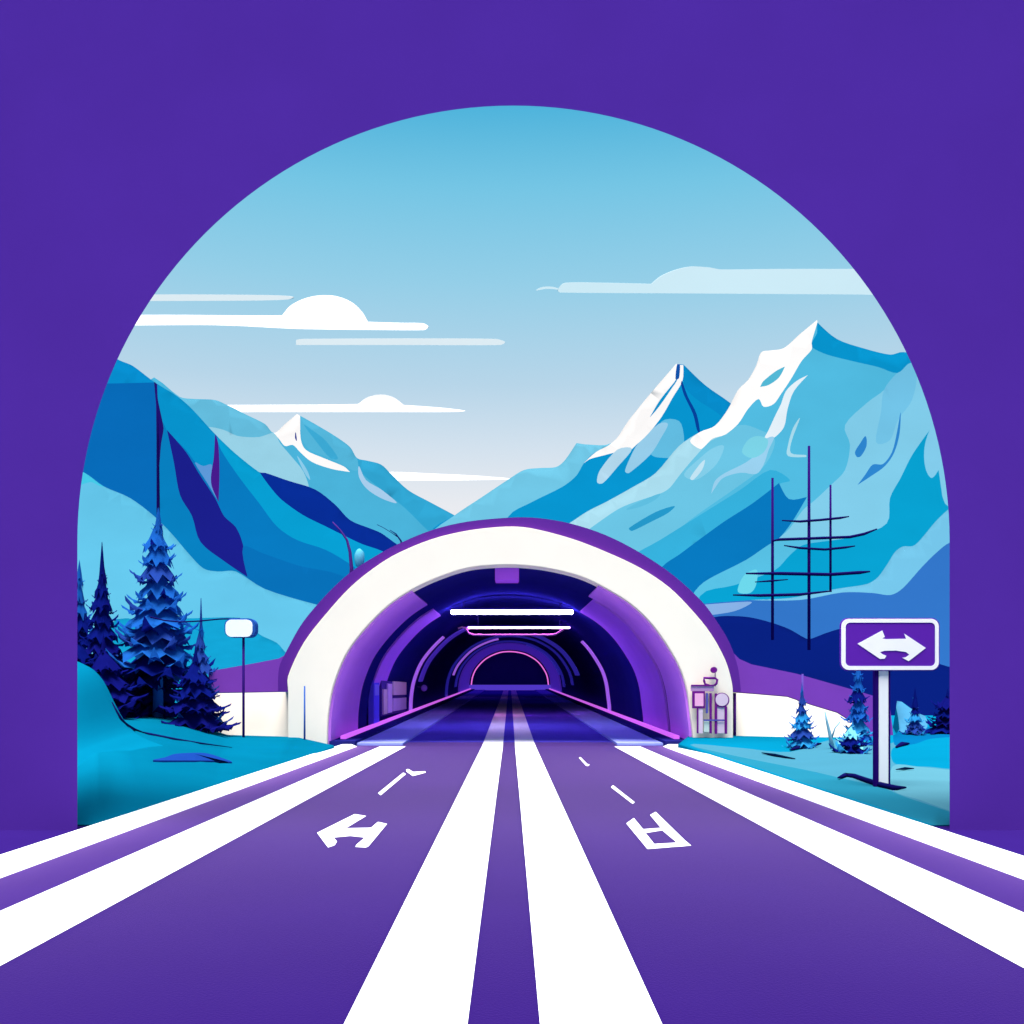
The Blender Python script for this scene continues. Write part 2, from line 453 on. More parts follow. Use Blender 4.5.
bar_light('ceiling_light', 450, 574, 612, 60, .24, M_lampw, 'long bright white light bar across the tunnel ceiling', False)
bar_light('ceiling_light', 467, 571, 627.6, 74, .1, glow('pale_pink_lamp', (240, 180, 245), 12), 'thin pink light bar with curled bracket below the white one', True)
a, b = P(495, 566, 44.75), P(519, 580.5, 44.75)
vb = thing('ventilation_box', (0, 0, 0), 'square purple box hung at the top of the tunnel mouth', 'box')
boxo('casing', a.x, b.x, 44.75, 45.9, b.z, a.z, mat('purple_box', (104, 40, 182), 'I', gain=.9), vb, .03)
boxo('mount', a.x + .3, b.x - .3, 45.0, 45.6, a.z, a.z + .3, M_case, vb)
set_origin(vb, (0, 45.3, b.z))
# cabinet and door on the left tunnel wall
M_lil = mat('lilac_panel', (150, 108, 215), 'I', gain=1.2); M_lil2 = mat('mauve_panel', (176, 130, 215), 'I', gain=1.2); M_dk = mat('dark_trim', (28, 14, 80), 'I')
cab = thing('wall_cabinet', (0, 0, 0), 'lilac cabinet with small doors on the left tunnel wall', 'cabinet')
def onwall(y0, y1, z0, z1, x, m, name, par, th=.08): return boxo(name, x - th, x, y0, y1, z0 + rise(y0), z1 + rise(y0), m, par, .015)
onwall(58.5, 72, .65, 2.7, -7.35, M_dk, 'back', cab, .4)
onwall(58.8, 60.5, .75, 2.2, -7.24, M_lil2, 'door', cab, .1)
onwall(60.9, 63.0, .75, 2.5, -7.24, M_lil, 'door', cab, .1)
onwall(63.8, 71.6, 1.75, 2.62, -7.24, M_lil2, 'door', cab, .1)
onwall(63.8, 71.6, .75, 1.55, -7.24, M_lil, 'door', cab, .1)
set_origin(cab, (-7.4, 64, .65))
dr = thing('service_door', (0, 0, 0), 'dark blue service door beside the lilac wall cabinet', 'door')
onwall(55.6, 58.0, .2, 2.75, -7.4, mat('blue_door', (40, 28, 150), 'I', gain=1.3), 'leaf', dr, .3)
onwall(56.0, 57.7, 1.9, 2.5, -7.38, mat('door_window', (78, 64, 190), 'I', gain=1.3), 'window', dr, .02)
set_origin(dr, (-7.5, 57, .2))
bmb = bmesh.new(); bmesh.ops.create_uvsphere(bmb, u_segments=16, v_segments=10, radius=.28)
wl = thing('wall_lamp', (0, 0, 0), 'small round lilac lamp on the left tunnel wall', 'lamp')
o = bmo('globe', bmb, mat('lilac_globe', (105, 70, 205), 'I', gain=2.0), wl, True); o.location = P(424, 688, 84)
tubeo('bracket', [P(424, 688, 84), P(424, 688, 84) + Vector((-1.0, 0, .2))], .06, M_dk, wl)
set_origin(wl, P(424, 688, 84))

# ------------------------------------------------------------------ retaining walls beside the mouth
YR = 44.9
M_emb = mat('violet_coping', (112, 62, 186), 'V', gain=.84, var=.04)
rw = thing('retaining_wall', (0, 0, 0), 'white retaining wall left of the tunnel with violet coping', 'wall')
prism('wall_face', [(205, 745), (205, 693.5), (290, 692), (290, 745)], YR, 1.2, M_white, rw)
prism('coping', [(205, 693.2), (205, 671), (222, 668), (250, 663), (275, 658), (286, 652), (292, 640), (292, 691.7)], YR - .004, 2.5, M_emb, rw, .02)
set_origin(rw, P(245, 738, YR))
rw = thing('retaining_wall', (0, 0, 0), 'white retaining wall right of the tunnel under sloping violet coping', 'wall')
prism('wall_face', [(728, 741), (728, 692), (760, 694.5), (789, 697), (812, 705), (838, 713), (858, 726), (866, 741)], YR, 1.2, M_white, rw)
prism('coping', [(728, 691.7), (728, 640), (735, 650), (743, 658.5), (755, 664), (800, 673.5), (850, 688), (880, 697), (892, 704), (893, 741), (866.3, 741), (858.3, 725.8), (838.3, 712.7), (812, 704.7), (789, 696.7), (760, 694.2)], YR - .004, 2.5, M_emb, rw, .02)
set_origin(rw, P(790, 738, YR))

for o in COL.objects:
    if o.name.startswith(('wall_face', 'coping')):
        for v_ in o.data.vertices: v_.co.y += (v_.co.z + o.location.z - .4) * .22

# ------------------------------------------------------------------ turf banks left and right
M_turf2 = mat('deep_teal_turf', (0, 128, 190), 'H', var=.05, scale=.3)
M_snow = mat('pale_blue_turf', (100, 192, 224), 'H', gain=.76, var=.04, scale=.3)
M_snow2 = mat('icy_turf', (126, 210, 234), 'H', gain=.76, var=.04, scale=.3)
M_teal3 = mat('bright_teal_turf', (56, 178, 214), 'H', gain=.76, var=.04, scale=.3)
M_lblue = mat('light_blue_turf', (92, 176, 222), 'H', var=.04)
def d_right(py):
    if py > 765: return F * CH / (py - HY)
    if py > 735: return 32.77 + (765 - py) / 30 * 11.83
    return 44.6 + (735 - py) * .8
def ground_r(px, py): return P(px, py - .1, d_right(py))
def d_left(py):
    if py > 765: return F * CH / (py - HY)
    if py > 737: return 32.77 + (765 - py) / 28 * 11.0
    return 43.77 + (737 - py) * .1
patchwork_r = patchwork('turf_bank', [(690, 735, 1), (895, 735), (897, 701), (925, 716), (1010, 712, 1), (1010, 815, 1), (950, 825, 1), (928, 825.5, 1), (678, 744.5, 1)], [
    ([(690, 745), (740, 748), (790, 752), (830, 740), (860, 741), (880, 746), (896, 742), (930, 738), (1010, 735), (1010, 848), (955, 831), (949, 829), (900, 813), (820, 786), (760, 767)], M_snow),
    ([(690, 746), (740, 757), (780, 765), (815, 772), (840, 778), (880, 787), (905, 797), (950, 812), (1010, 835), (1010, 850), (949, 830), (690, 746)], M_teal3),
    ([(896, 728), (930, 727), (1010, 724), (1010, 742), (940, 741), (920, 745), (900, 746), (894, 744)], M_turf2),
    ([(893, 748), (915, 744), (930, 739), (955, 737), (1010, 735), (1010, 770), (950, 769), (930, 767), (905, 766), (893, 762)], M_turf),
    ([(893, 766), (920, 767), (950, 770), (1010, 774), (1010, 832), (950, 811), (920, 800), (893, 790)], M_snow2),
    ([(896, 701), (910, 708), (925, 716), (925, 730), (896, 730)], M_lblue)],
    M_turf, ground_r, 0, (-.3, .4), 4)
structure(patchwork_r, 'teal and pale blue turf on the right of the road', 'ground')
def ground_l(px, py): return P(px, py - .1, d_left(py))
structure(patchwork('turf_bank', [(20, 700, 1), (120, 711), (150, 713), (180, 719), (205, 728), (228, 735, 1), (296, 737, 1), (334, 745.5, 1), (322, 751.5, 1), (102, 825, 1), (30, 824, 1)], [], M_turf, ground_l, 0, (-.3, .4), 4), 'teal turf on the left of the road', 'ground')
# the round mound at the far left
PRO = [(-30, 5.0), (-18, 4.4), (-15, 3.75), (-13.9, 3.27), (-13.45, 3.05), (-13.15, 2.75), (-12.9, 2.3), (-12.7, 1.85), (-12.5, 1.45), (-12.2, 1.05), (-11.6, .72), (-10.6, .4), (-9.4, .12), (-8.6, -.05)]
def prof(x, y=33.0):
    if y > 33: x *= 33 / y
    return prof_x(x) * math.exp(-((y - 33) / (6.5 if y < 33 else 4.0)) ** 2)
def prof_x(x):
    for (a, za), (b, zb) in zip(PRO, PRO[1:]):
        if a <= x <= b:
            t = (x - a) / (b - a); return za + (zb - za) * t
    return PRO[0][1] if x < -30 else -.05
bm = bmesh.new(); xs = [-30 + .5 * i for i in range(26)] + [-17 + .15 * i for i in range(57)]; ys = [18.6 + .6 * i for i in range(45)]
G = [[bm.verts.new((x, y, prof(x, y) + .015 + .04 * noise.noise((x * .5, y * .5, 0)) * (x < -9.2))) for x in xs] for y in ys]
for r0, r1 in zip(G, G[1:]):
    for i in range(len(xs) - 1): bm.faces.new((r0[i], r0[i + 1], r1[i + 1], r1[i]))
structure(bmo('mound', bm, M_turf, smooth=True), 'round teal mound at the left foot of the great arch', 'hill')

# ------------------------------------------------------------------ hills and mountains
def slope(D0, k, amp=0.0, fr=.012, seed=0.0):
    def f(px, py):
        n_ = noise.fractal((px * fr + seed, py * fr, seed), 1.0, 2.0, 4) if amp else 0
        return P(px, py, (D0 + k * (HY - py)) * (1 + amp * n_))
    return f
def m_(n_, c, var=.03): return mat(n_, c, 'S', var=var, scale=.02)

# far left snow peak
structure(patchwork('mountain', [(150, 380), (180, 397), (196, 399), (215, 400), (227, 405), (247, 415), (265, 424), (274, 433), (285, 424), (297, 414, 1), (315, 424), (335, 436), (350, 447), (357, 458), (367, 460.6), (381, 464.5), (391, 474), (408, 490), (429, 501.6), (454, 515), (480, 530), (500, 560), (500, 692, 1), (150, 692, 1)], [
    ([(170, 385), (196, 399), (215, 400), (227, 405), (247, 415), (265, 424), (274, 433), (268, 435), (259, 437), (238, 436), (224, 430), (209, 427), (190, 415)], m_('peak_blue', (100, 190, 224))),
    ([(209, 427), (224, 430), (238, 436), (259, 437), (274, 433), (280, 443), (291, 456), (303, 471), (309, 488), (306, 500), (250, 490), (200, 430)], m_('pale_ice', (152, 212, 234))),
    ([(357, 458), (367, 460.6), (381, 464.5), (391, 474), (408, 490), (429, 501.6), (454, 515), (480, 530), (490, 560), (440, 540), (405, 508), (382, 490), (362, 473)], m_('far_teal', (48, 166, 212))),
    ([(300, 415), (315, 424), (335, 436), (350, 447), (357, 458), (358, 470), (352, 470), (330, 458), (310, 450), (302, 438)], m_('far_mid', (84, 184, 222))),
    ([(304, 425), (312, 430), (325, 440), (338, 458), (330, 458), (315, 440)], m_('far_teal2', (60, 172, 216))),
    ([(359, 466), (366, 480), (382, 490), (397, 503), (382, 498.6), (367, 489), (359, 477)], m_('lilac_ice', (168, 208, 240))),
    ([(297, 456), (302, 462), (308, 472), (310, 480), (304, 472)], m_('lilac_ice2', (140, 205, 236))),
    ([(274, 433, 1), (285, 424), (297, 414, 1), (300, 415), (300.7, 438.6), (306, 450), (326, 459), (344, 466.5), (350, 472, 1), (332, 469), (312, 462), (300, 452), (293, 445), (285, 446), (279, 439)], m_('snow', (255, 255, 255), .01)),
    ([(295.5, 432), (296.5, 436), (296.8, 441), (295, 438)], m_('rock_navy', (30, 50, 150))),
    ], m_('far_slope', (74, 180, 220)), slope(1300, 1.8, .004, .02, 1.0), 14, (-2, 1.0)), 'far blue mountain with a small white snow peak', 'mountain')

# left dark blue mountain
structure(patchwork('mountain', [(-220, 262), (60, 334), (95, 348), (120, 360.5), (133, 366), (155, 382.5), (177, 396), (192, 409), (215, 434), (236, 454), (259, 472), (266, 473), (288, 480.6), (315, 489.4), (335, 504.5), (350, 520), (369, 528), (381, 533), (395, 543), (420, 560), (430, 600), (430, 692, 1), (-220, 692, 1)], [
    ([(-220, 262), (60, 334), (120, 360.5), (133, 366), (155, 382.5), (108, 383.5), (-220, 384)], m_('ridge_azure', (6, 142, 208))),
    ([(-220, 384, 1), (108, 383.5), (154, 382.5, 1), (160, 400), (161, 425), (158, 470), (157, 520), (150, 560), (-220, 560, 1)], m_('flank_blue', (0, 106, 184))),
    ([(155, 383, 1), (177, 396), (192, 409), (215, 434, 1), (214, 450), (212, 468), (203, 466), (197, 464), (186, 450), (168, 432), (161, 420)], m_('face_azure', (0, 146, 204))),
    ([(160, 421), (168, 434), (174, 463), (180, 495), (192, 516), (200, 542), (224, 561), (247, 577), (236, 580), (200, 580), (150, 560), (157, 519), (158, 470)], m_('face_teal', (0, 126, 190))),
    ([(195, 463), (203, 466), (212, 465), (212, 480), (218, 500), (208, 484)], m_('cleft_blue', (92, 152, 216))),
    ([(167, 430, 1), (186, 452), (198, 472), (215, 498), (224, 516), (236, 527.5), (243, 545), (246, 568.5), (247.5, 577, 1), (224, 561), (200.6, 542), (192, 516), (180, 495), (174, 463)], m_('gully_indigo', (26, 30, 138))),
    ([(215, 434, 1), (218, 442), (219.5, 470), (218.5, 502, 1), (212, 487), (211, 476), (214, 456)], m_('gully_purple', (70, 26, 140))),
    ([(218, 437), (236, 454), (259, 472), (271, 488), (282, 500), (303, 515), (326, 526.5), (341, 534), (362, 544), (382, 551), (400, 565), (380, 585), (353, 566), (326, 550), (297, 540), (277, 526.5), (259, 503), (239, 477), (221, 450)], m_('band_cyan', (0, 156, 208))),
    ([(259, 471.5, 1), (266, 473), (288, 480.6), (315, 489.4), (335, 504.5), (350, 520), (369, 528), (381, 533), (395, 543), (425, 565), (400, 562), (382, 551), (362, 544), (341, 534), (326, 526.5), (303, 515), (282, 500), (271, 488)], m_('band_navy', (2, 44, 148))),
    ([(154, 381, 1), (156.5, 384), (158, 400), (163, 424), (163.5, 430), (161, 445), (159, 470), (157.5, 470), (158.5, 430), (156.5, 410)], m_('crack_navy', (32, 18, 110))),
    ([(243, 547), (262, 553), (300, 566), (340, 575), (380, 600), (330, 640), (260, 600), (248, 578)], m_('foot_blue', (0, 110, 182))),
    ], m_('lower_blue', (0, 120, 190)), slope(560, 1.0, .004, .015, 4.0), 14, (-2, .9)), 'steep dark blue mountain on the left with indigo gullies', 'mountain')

# middle right peak
structure(patchwork('mountain', [(430, 535), (455, 515), (482, 497), (509, 479), (524, 470), (540, 468), (556, 467), (565, 460), (576.5, 443, 1), (588, 444.5), (611.7, 443), (629, 420), (650, 394), (676, 364, 1), (683.5, 364.5, 1), (705, 385), (729, 402), (750, 420), (780, 460), (790, 692, 1), (430, 692, 1)], [
    ([(430, 535), (455, 515), (482, 497), (509, 479), (524, 470), (540, 468), (556, 467), (565, 460), (576.5, 443, 1), (588, 444.5), (611.7, 443), (594, 453), (584, 463), (576, 476), (562, 487), (532, 502), (508, 517), (495, 560), (430, 560)], m_('pale_azure', (112, 200, 232))),  # left ridge in its own paler azure
    ([(683.5, 364.5, 1), (705, 385), (729, 402), (750, 420), (740, 430), (716, 412), (695, 398), (684, 385)], m_('peak_azure', (6, 140, 204))),
    ([(661, 422), (679, 421), (684, 438), (682, 452), (673, 457.5), (655.6, 457), (650, 452)], m_('boulder_azure', (98, 190, 228))),
    ([(658.5, 424), (638, 443.6), (630, 458), (625, 471), (629, 473), (650, 455), (661, 438), (668, 424)], m_('pale_streak', (150, 206, 236))),
    ([(611.7, 443), (629, 420), (650, 394), (676, 364, 1), (679, 364), (677, 378), (660, 400), (645, 425), (630, 443), (622, 450), (605, 455), (590, 459), (584, 463), (596, 452)], m_('snow', (255, 255, 255))),
    ([(679, 365, 1), (683.3, 365, 1), (682.5, 380.6), (673, 397), (661.5, 417), (647, 435), (632, 449), (617.5, 467), (603, 483), (597, 482), (600, 470), (617.5, 449.5), (635, 432), (655.6, 411), (672, 388), (677.5, 379)], m_('snow', (255, 255, 255))),
    ([(597, 482), (600, 470), (617.5, 449.5), (632, 449), (617.5, 467), (603, 483)], m_('pale_streak2', (178, 218, 240))),
    ([(677, 364.5), (680, 364.5), (679, 378), (675.5, 379)], m_('rock_blue', (16, 84, 172))),
    ([(682, 381), (688, 397), (696.6, 414), (700, 433), (697, 430), (693, 414), (684, 395), (681, 384)], m_('rock_blue2', (0, 66, 156))),
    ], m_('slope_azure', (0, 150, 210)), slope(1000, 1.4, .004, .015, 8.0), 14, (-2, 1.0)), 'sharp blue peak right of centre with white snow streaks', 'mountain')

# big right mountain
structure(patchwork('mountain', [(540, 540), (568, 524), (588, 511), (606, 502), (632, 487.5), (655.6, 473), (679, 446), (700, 432), (715, 425.7), (728, 409), (738, 390), (748, 380), (756, 366), (761, 352.5), (770, 350.5), (784, 348), (800, 334), (817, 320, 1), (819, 324), (837, 339), (862.5, 348), (890, 354.6), (903, 352), (930, 358), (970, 385), (1040, 420), (1320, 500), (1320, 692, 1), (540, 692, 1)], [
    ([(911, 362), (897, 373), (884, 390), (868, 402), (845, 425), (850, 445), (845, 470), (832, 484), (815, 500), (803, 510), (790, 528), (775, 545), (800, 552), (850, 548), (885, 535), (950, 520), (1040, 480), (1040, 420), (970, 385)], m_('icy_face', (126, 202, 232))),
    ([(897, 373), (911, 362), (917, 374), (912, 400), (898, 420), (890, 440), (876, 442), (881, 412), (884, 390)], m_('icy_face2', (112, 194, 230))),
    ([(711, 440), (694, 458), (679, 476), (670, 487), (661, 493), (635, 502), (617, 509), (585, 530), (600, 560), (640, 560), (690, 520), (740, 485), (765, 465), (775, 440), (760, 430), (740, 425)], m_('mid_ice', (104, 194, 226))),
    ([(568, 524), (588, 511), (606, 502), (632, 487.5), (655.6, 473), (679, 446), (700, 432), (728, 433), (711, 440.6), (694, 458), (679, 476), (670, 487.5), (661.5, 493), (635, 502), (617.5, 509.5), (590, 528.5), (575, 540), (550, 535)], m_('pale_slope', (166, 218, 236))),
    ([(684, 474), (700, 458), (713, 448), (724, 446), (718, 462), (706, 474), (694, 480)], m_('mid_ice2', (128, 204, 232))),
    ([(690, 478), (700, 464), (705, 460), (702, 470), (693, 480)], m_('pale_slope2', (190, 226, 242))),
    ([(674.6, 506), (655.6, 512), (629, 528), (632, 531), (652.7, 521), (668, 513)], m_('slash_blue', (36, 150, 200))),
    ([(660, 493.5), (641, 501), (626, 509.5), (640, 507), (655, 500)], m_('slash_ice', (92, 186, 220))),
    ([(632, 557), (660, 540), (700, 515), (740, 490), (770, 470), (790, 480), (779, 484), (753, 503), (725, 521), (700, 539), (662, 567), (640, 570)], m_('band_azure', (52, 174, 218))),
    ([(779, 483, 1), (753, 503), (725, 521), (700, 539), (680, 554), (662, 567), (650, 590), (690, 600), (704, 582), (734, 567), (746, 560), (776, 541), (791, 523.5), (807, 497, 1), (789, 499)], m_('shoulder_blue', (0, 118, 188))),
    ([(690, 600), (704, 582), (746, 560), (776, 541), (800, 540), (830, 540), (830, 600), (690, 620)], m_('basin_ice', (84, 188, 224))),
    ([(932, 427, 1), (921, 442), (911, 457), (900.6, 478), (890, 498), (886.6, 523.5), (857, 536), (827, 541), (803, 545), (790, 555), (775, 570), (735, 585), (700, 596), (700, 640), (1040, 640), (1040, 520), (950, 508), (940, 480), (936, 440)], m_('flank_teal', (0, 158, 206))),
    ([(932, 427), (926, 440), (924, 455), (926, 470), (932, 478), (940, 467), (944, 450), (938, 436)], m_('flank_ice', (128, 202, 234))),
    ([(738, 592), (741, 580), (747, 573), (757, 570), (756, 585), (750, 593)], m_('flank_mint', (104, 210, 230))),
    ([(865.6, 436), (866.5, 446), (861, 456), (857, 457), (855, 452), (860, 443.5)], m_('tarn_blue', (44, 132, 206))),
    ([(900.6, 412), (897, 432), (892, 452), (883, 464), (872.7, 464.6), (865, 475), (857.5, 485, 1), (872.7, 475), (885, 466), (894, 453), (899.5, 434)], m_('tarn_blue', (44, 132, 206))),
    ([(818.6, 323), (837, 339), (862.5, 348), (890, 354.6), (903, 352), (930, 358), (915, 362), (908, 364), (897, 373), (878, 367), (852, 361), (827, 354.6), (813, 348), (811.7, 343), (817, 333)], m_('crest_azure', (0, 148, 206))),
    ([(817, 320, 1), (800, 334), (784, 348), (770, 350.5), (761, 352.5), (756, 366), (748, 380), (738, 390), (728, 409), (715, 425.7), (700, 432), (690, 441), (700, 449), (705, 446), (712.7, 438.5), (725, 434.6), (738, 424), (748, 409), (758.4, 399), (763.5, 406.7), (773.6, 404), (781, 394), (791, 379), (801.6, 361), (811.7, 349.5), (811.7, 342), (817.5, 322)], m_('snow', (255, 255, 255))),
    ([(785, 366.5, 1), (776, 371), (763.5, 381), (760, 387, 1), (768.6, 385), (779, 377.5)], m_('hollow_blue', (82, 184, 214))),
    ([(808, 375, 1), (796.5, 381), (786, 391), (781, 404), (776, 414), (768.6, 430), (764, 440), (773.6, 438), (784, 427), (787.6, 409), (794, 391)], m_('snow_streak', (226, 241, 250))),
    ([(764, 440), (774, 437), (768.6, 450), (763.5, 465), (756, 474), (740.6, 472.7), (723, 478), (715, 488), (711, 494, 1), (715, 481), (725, 473), (745.7, 462.5), (761, 450)], m_('pale_streak', (150, 206, 236))),
    ([(800, 418), (793, 428), (788, 445), (788, 456), (806, 457), (806, 455), (791, 453), (792, 440)], m_('pale_slope', (166, 218, 236))),
    ([(748, 440), (758, 436), (768, 440), (764, 452), (752, 458), (742, 452)], m_('mint_ice', (120, 208, 228))),
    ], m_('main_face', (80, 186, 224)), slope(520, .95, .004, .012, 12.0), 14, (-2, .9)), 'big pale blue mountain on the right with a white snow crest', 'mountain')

# nearer hills
M_hill = mat('hill_ice', (96, 192, 228), 'S', var=.05, scale=.05)
structure(patchwork('hill', [(-220, 340), (60, 463), (85, 473), (104, 486.5), (130, 498), (154, 516), (171, 533), (189, 554), (203.6, 568.5), (218, 571.5), (236, 571.5), (265, 589), (318, 605), (400, 625), (420, 708, 1), (-220, 708, 1)], [
    ([(60, 463), (85, 473), (104, 486.5), (112, 488), (100, 486), (90, 482), (60, 490)], m_('hill_mint', (66, 196, 226)))], M_hill, slope(150, .35, .006, .02, 2.0), 12, (-1, .8)), 'smooth light blue hillside behind the left trees', 'hill')
structure(patchwork('hill', [(110, 625), (150, 620), (200, 618), (235, 617.5), (250, 622), (259, 634), (277, 643), (288, 654), (330, 668), (330, 716, 1), (110, 716, 1)], [], mat('hill_azure', (18, 158, 206), 'S', var=.04), slope(100, .3, .004, .02, 3.0), 10, (-1, .8)), 'low azure hill behind the street lamp', 'hill')
structure(patchwork('hill', [(680, 606), (705, 603.5), (751, 600), (790, 598), (819, 592), (842, 588), (867, 584), (878, 577), (888, 563), (895, 552), (903, 546.5), (913, 546), (921, 539), (936, 521), (950, 508), (1000, 470), (1060, 450), (1320, 400), (1320, 702, 1), (680, 702, 1)], [
    ([(751, 600), (790, 598), (819, 592), (842, 588), (867, 584), (878, 577), (888, 563), (895, 552), (903, 546.5), (913, 546), (921, 539), (936, 521), (950, 508), (1000, 470), (1060, 450), (1060, 500), (950, 542.5), (936, 553), (921, 568), (903, 588), (890.5, 595), (872.7, 593), (842, 592.5), (800, 600)], m_('hill_pale', (112, 192, 228))),
    ([(670, 607), (705, 604.5), (740, 602), (752, 602.5), (735, 611), (705, 616), (680, 620)], m_('hill_lilac', (130, 172, 224)))], m_('hill_cobalt', (48, 114, 196)), slope(260, .5, .004, .02, 5.0), 12, (-1, .8)), 'cobalt blue hill with a pale winding crest on the right', 'hill')
structure(patchwork('hill', [(690, 625), (715, 617), (733, 616), (751, 617.5), (771, 622.5), (789, 629), (804, 637.5), (810, 639), (827, 632.7), (845, 628), (870, 630), (900, 642), (935, 662), (960, 668), (1060, 660), (1320, 640), (1320, 718, 1), (690, 718, 1)], [], m_('hill_navy', (8, 32, 126)), slope(104, .2, .004, .03, 6.0), 10, (-1, .8)), 'dark navy hill behind the sign', 'hill')

# ------------------------------------------------------------------ clouds
M_cl = mat('cloud_white', (255, 255, 255), 'S', gain=1.6, var=.01, scale=.002)
M_clb = mat('cloud_blue', (200, 231, 243), 'S', gain=1.13, var=.02, scale=.002)
M_clp = mat('cloud_pale', (222, 239, 247), 'S', gain=1.05, var=.02, scale=.002)
def cloud(pts, m, label, D=3600):
    zb = CH + (HY - max(p[1] for p in pts)) * D / F
    y0 = max(p[1] for p in pts)
    def f(px, py): return P(px, py, D * (1 + 3.2 / 3600 * (y0 - py)))
    o = patchwork('cloud', pts, [], m, f, 0, None, 5, smooth=False)
    bm = bmesh.new(); bm.from_mesh(o.data)
    zm = sum(v.co.z for v in bm.verts) / len(bm.verts); T = 30; rise_ = (zm - CH) / D * 1.04
    ed = [e for e in bm.edges if e.is_boundary]; front = list(bm.faces)
    new = {v: bm.verts.new((v.co.x, v.co.y + T, v.co.z + T * rise_)) for v in list(bm.verts)}
    for f_ in front: bm.faces.new([new[v] for v in reversed(f_.verts)])
    for e in ed: bm.faces.new((e.verts[0], e.verts[1], new[e.verts[1]], new[e.verts[0]]))
    bm.to_mesh(o.data); bm.free()
    tag(o, label, 'cloud', 'flat clouds over the valley')
cloud([(60, 296), (158, 294.5), (260, 295), (288, 296), (293, 297.5), (288, 299.5), (260, 300.5), (158, 301), (60, 301)], M_clp, 'thin short pale cloud strip at the upper left, above the domed cloud', 5000)
cloud([(60, 317), (146, 315), (240, 315.5), (282, 315.5, 1), (290, 306), (303, 299), (318, 295.5), (334, 296), (350, 302), (361, 312), (367, 322, 1), (400, 323), (422, 323.5), (428, 327), (424, 330), (380, 330), (300, 329), (240, 326), (200, 325), (60, 325)], M_cl, 'large white cloud with a round dome over its flat base')
cloud([(296, 340, 1), (300, 339), (400, 338.5), (495, 339), (505, 342), (500, 345), (400, 345), (296, 345, 1)], M_clp, 'long thin pale cloud strip just below the domed cloud', 2900)
cloud([(150, 405), (230, 405), (330, 404.5), (358, 404, 1), (368, 397), (381, 394.5), (393, 397.5), (403, 405, 1), (425, 406.5), (448, 408.5), (465, 411), (448, 412), (360, 412), (260, 412), (150, 412)], M_cl, 'smaller white cloud with a low dome behind the far snow peak')
cloud([(370, 473), (395, 472), (430, 473.5), (480, 476), (512, 479), (480, 480), (420, 480.5), (370, 480)], M_cl, 'lowest white cloud wisp above the valley gap', 5000)
cloud([(558, 290), (565, 283), (610, 283), (652, 284, 1), (662, 276), (676, 270), (692, 266.5), (710, 267.5), (722, 269.5), (780, 269), (850, 269), (960, 269), (960, 295), (860, 294.5), (700, 293.5), (560, 292.5)], M_clb, 'broad pale blue cloud bank with a low hump on the right')
cloud([(536, 290.5), (541, 287.5), (548, 286.5), (556, 287.5), (561, 290), (552, 289), (545, 289)], M_clb, 'tiny wisp curling off the left tip of the blue cloud bank', 5600)

# ------------------------------------------------------------------ road sign
YS = 25.3
M_sgn = mat('sign_purple', (88, 38, 180), 'V', gain=1.25, var=.02); M_edge = mat('sign_indigo', (38, 14, 120), 'V'); M_swhite = mat('sign_white', (250, 250, 250), 'V', var=.01)
def rrect(x0, y0, x1, y1, r, n=6):
    out = []
    for cx, cy, a0 in ((x1 - r, y0 + r, -90), (x1 - r, y1 - r, 0), (x0 + r, y1 - r, 90), (x0 + r, y0 + r, 180)):
        out += [(cx + r * math.cos(math.radians(a0 + 90 * i / n)), cy + r * math.sin(math.radians(a0 + 90 * i / n))) for i in range(n + 1)]
    return out
sg = thing('road_sign', (0, 0, 0), 'purple road sign with a white two headed arrow on a white post', 'road sign')
prism('panel', rrect(840.3, 617.9, 939.6, 670.8, 8), YS, .06, M_sgn, sg)
oc, ic = rrect(841.2, 618.8, 938.6, 669.9, 7.5), rrect(845.5, 622.6, 935, 666, 4.5)
bm = bmesh.new()
def ringmesh(bm, a, b, y0, y1):
    A = [[bm.verts.new((q.x, yy, q.z)) for q in (P(x, y, YS) for x, y in poly)] for poly in (a, b) for yy in (y0, y1)]
    n_ = len(a)
    for i in range(n_):
        j = (i + 1) % n_
        bm.faces.new((A[0][i], A[0][j], A[2][j], A[2][i])); bm.faces.new((A[0][i], A[0][j], A[1][j], A[1][i])); bm.faces.new((A[2][i], A[2][j], A[3][j], A[3][i]))
ringmesh(bm, oc, ic, YS - .012, YS - .0005)
bmo('border', bm, M_swhite, sg)
prism('arrow', [(830 + x / 7.877, 600 + y / 7.877) for x, y in [(218, 345), (412, 240), (432, 290), (412, 303), (440, 308), (600, 305), (585, 265), (755, 378), (620, 482), (570, 455), (600, 450), (625, 430), (600, 410), (520, 398), (430, 400), (395, 410), (410, 425), (445, 440), (430, 462), (395, 465)]], YS - .012, .0115, M_swhite, sg)
a, b = P(879.6, 670, YS), P(889.6, 788, YS)
boxo('post', a.x, b.x, YS + .065, YS + .2, -.2, a.z + .5, M_swhite, sg, .01)
a2 = P(875.8, 670, YS); boxo('post_flange', a2.x, a.x - .003, YS + .05, YS + .22, -.2, a.z + .45, M_edge, sg, .008)
a3 = P(891.2, 670, YS); boxo('post_flange', b.x + .003, a3.x, YS + .05, YS + .22, -.2, a.z + .45, M_edge, sg, .006)
set_origin(sg, P(884, 787, YS))

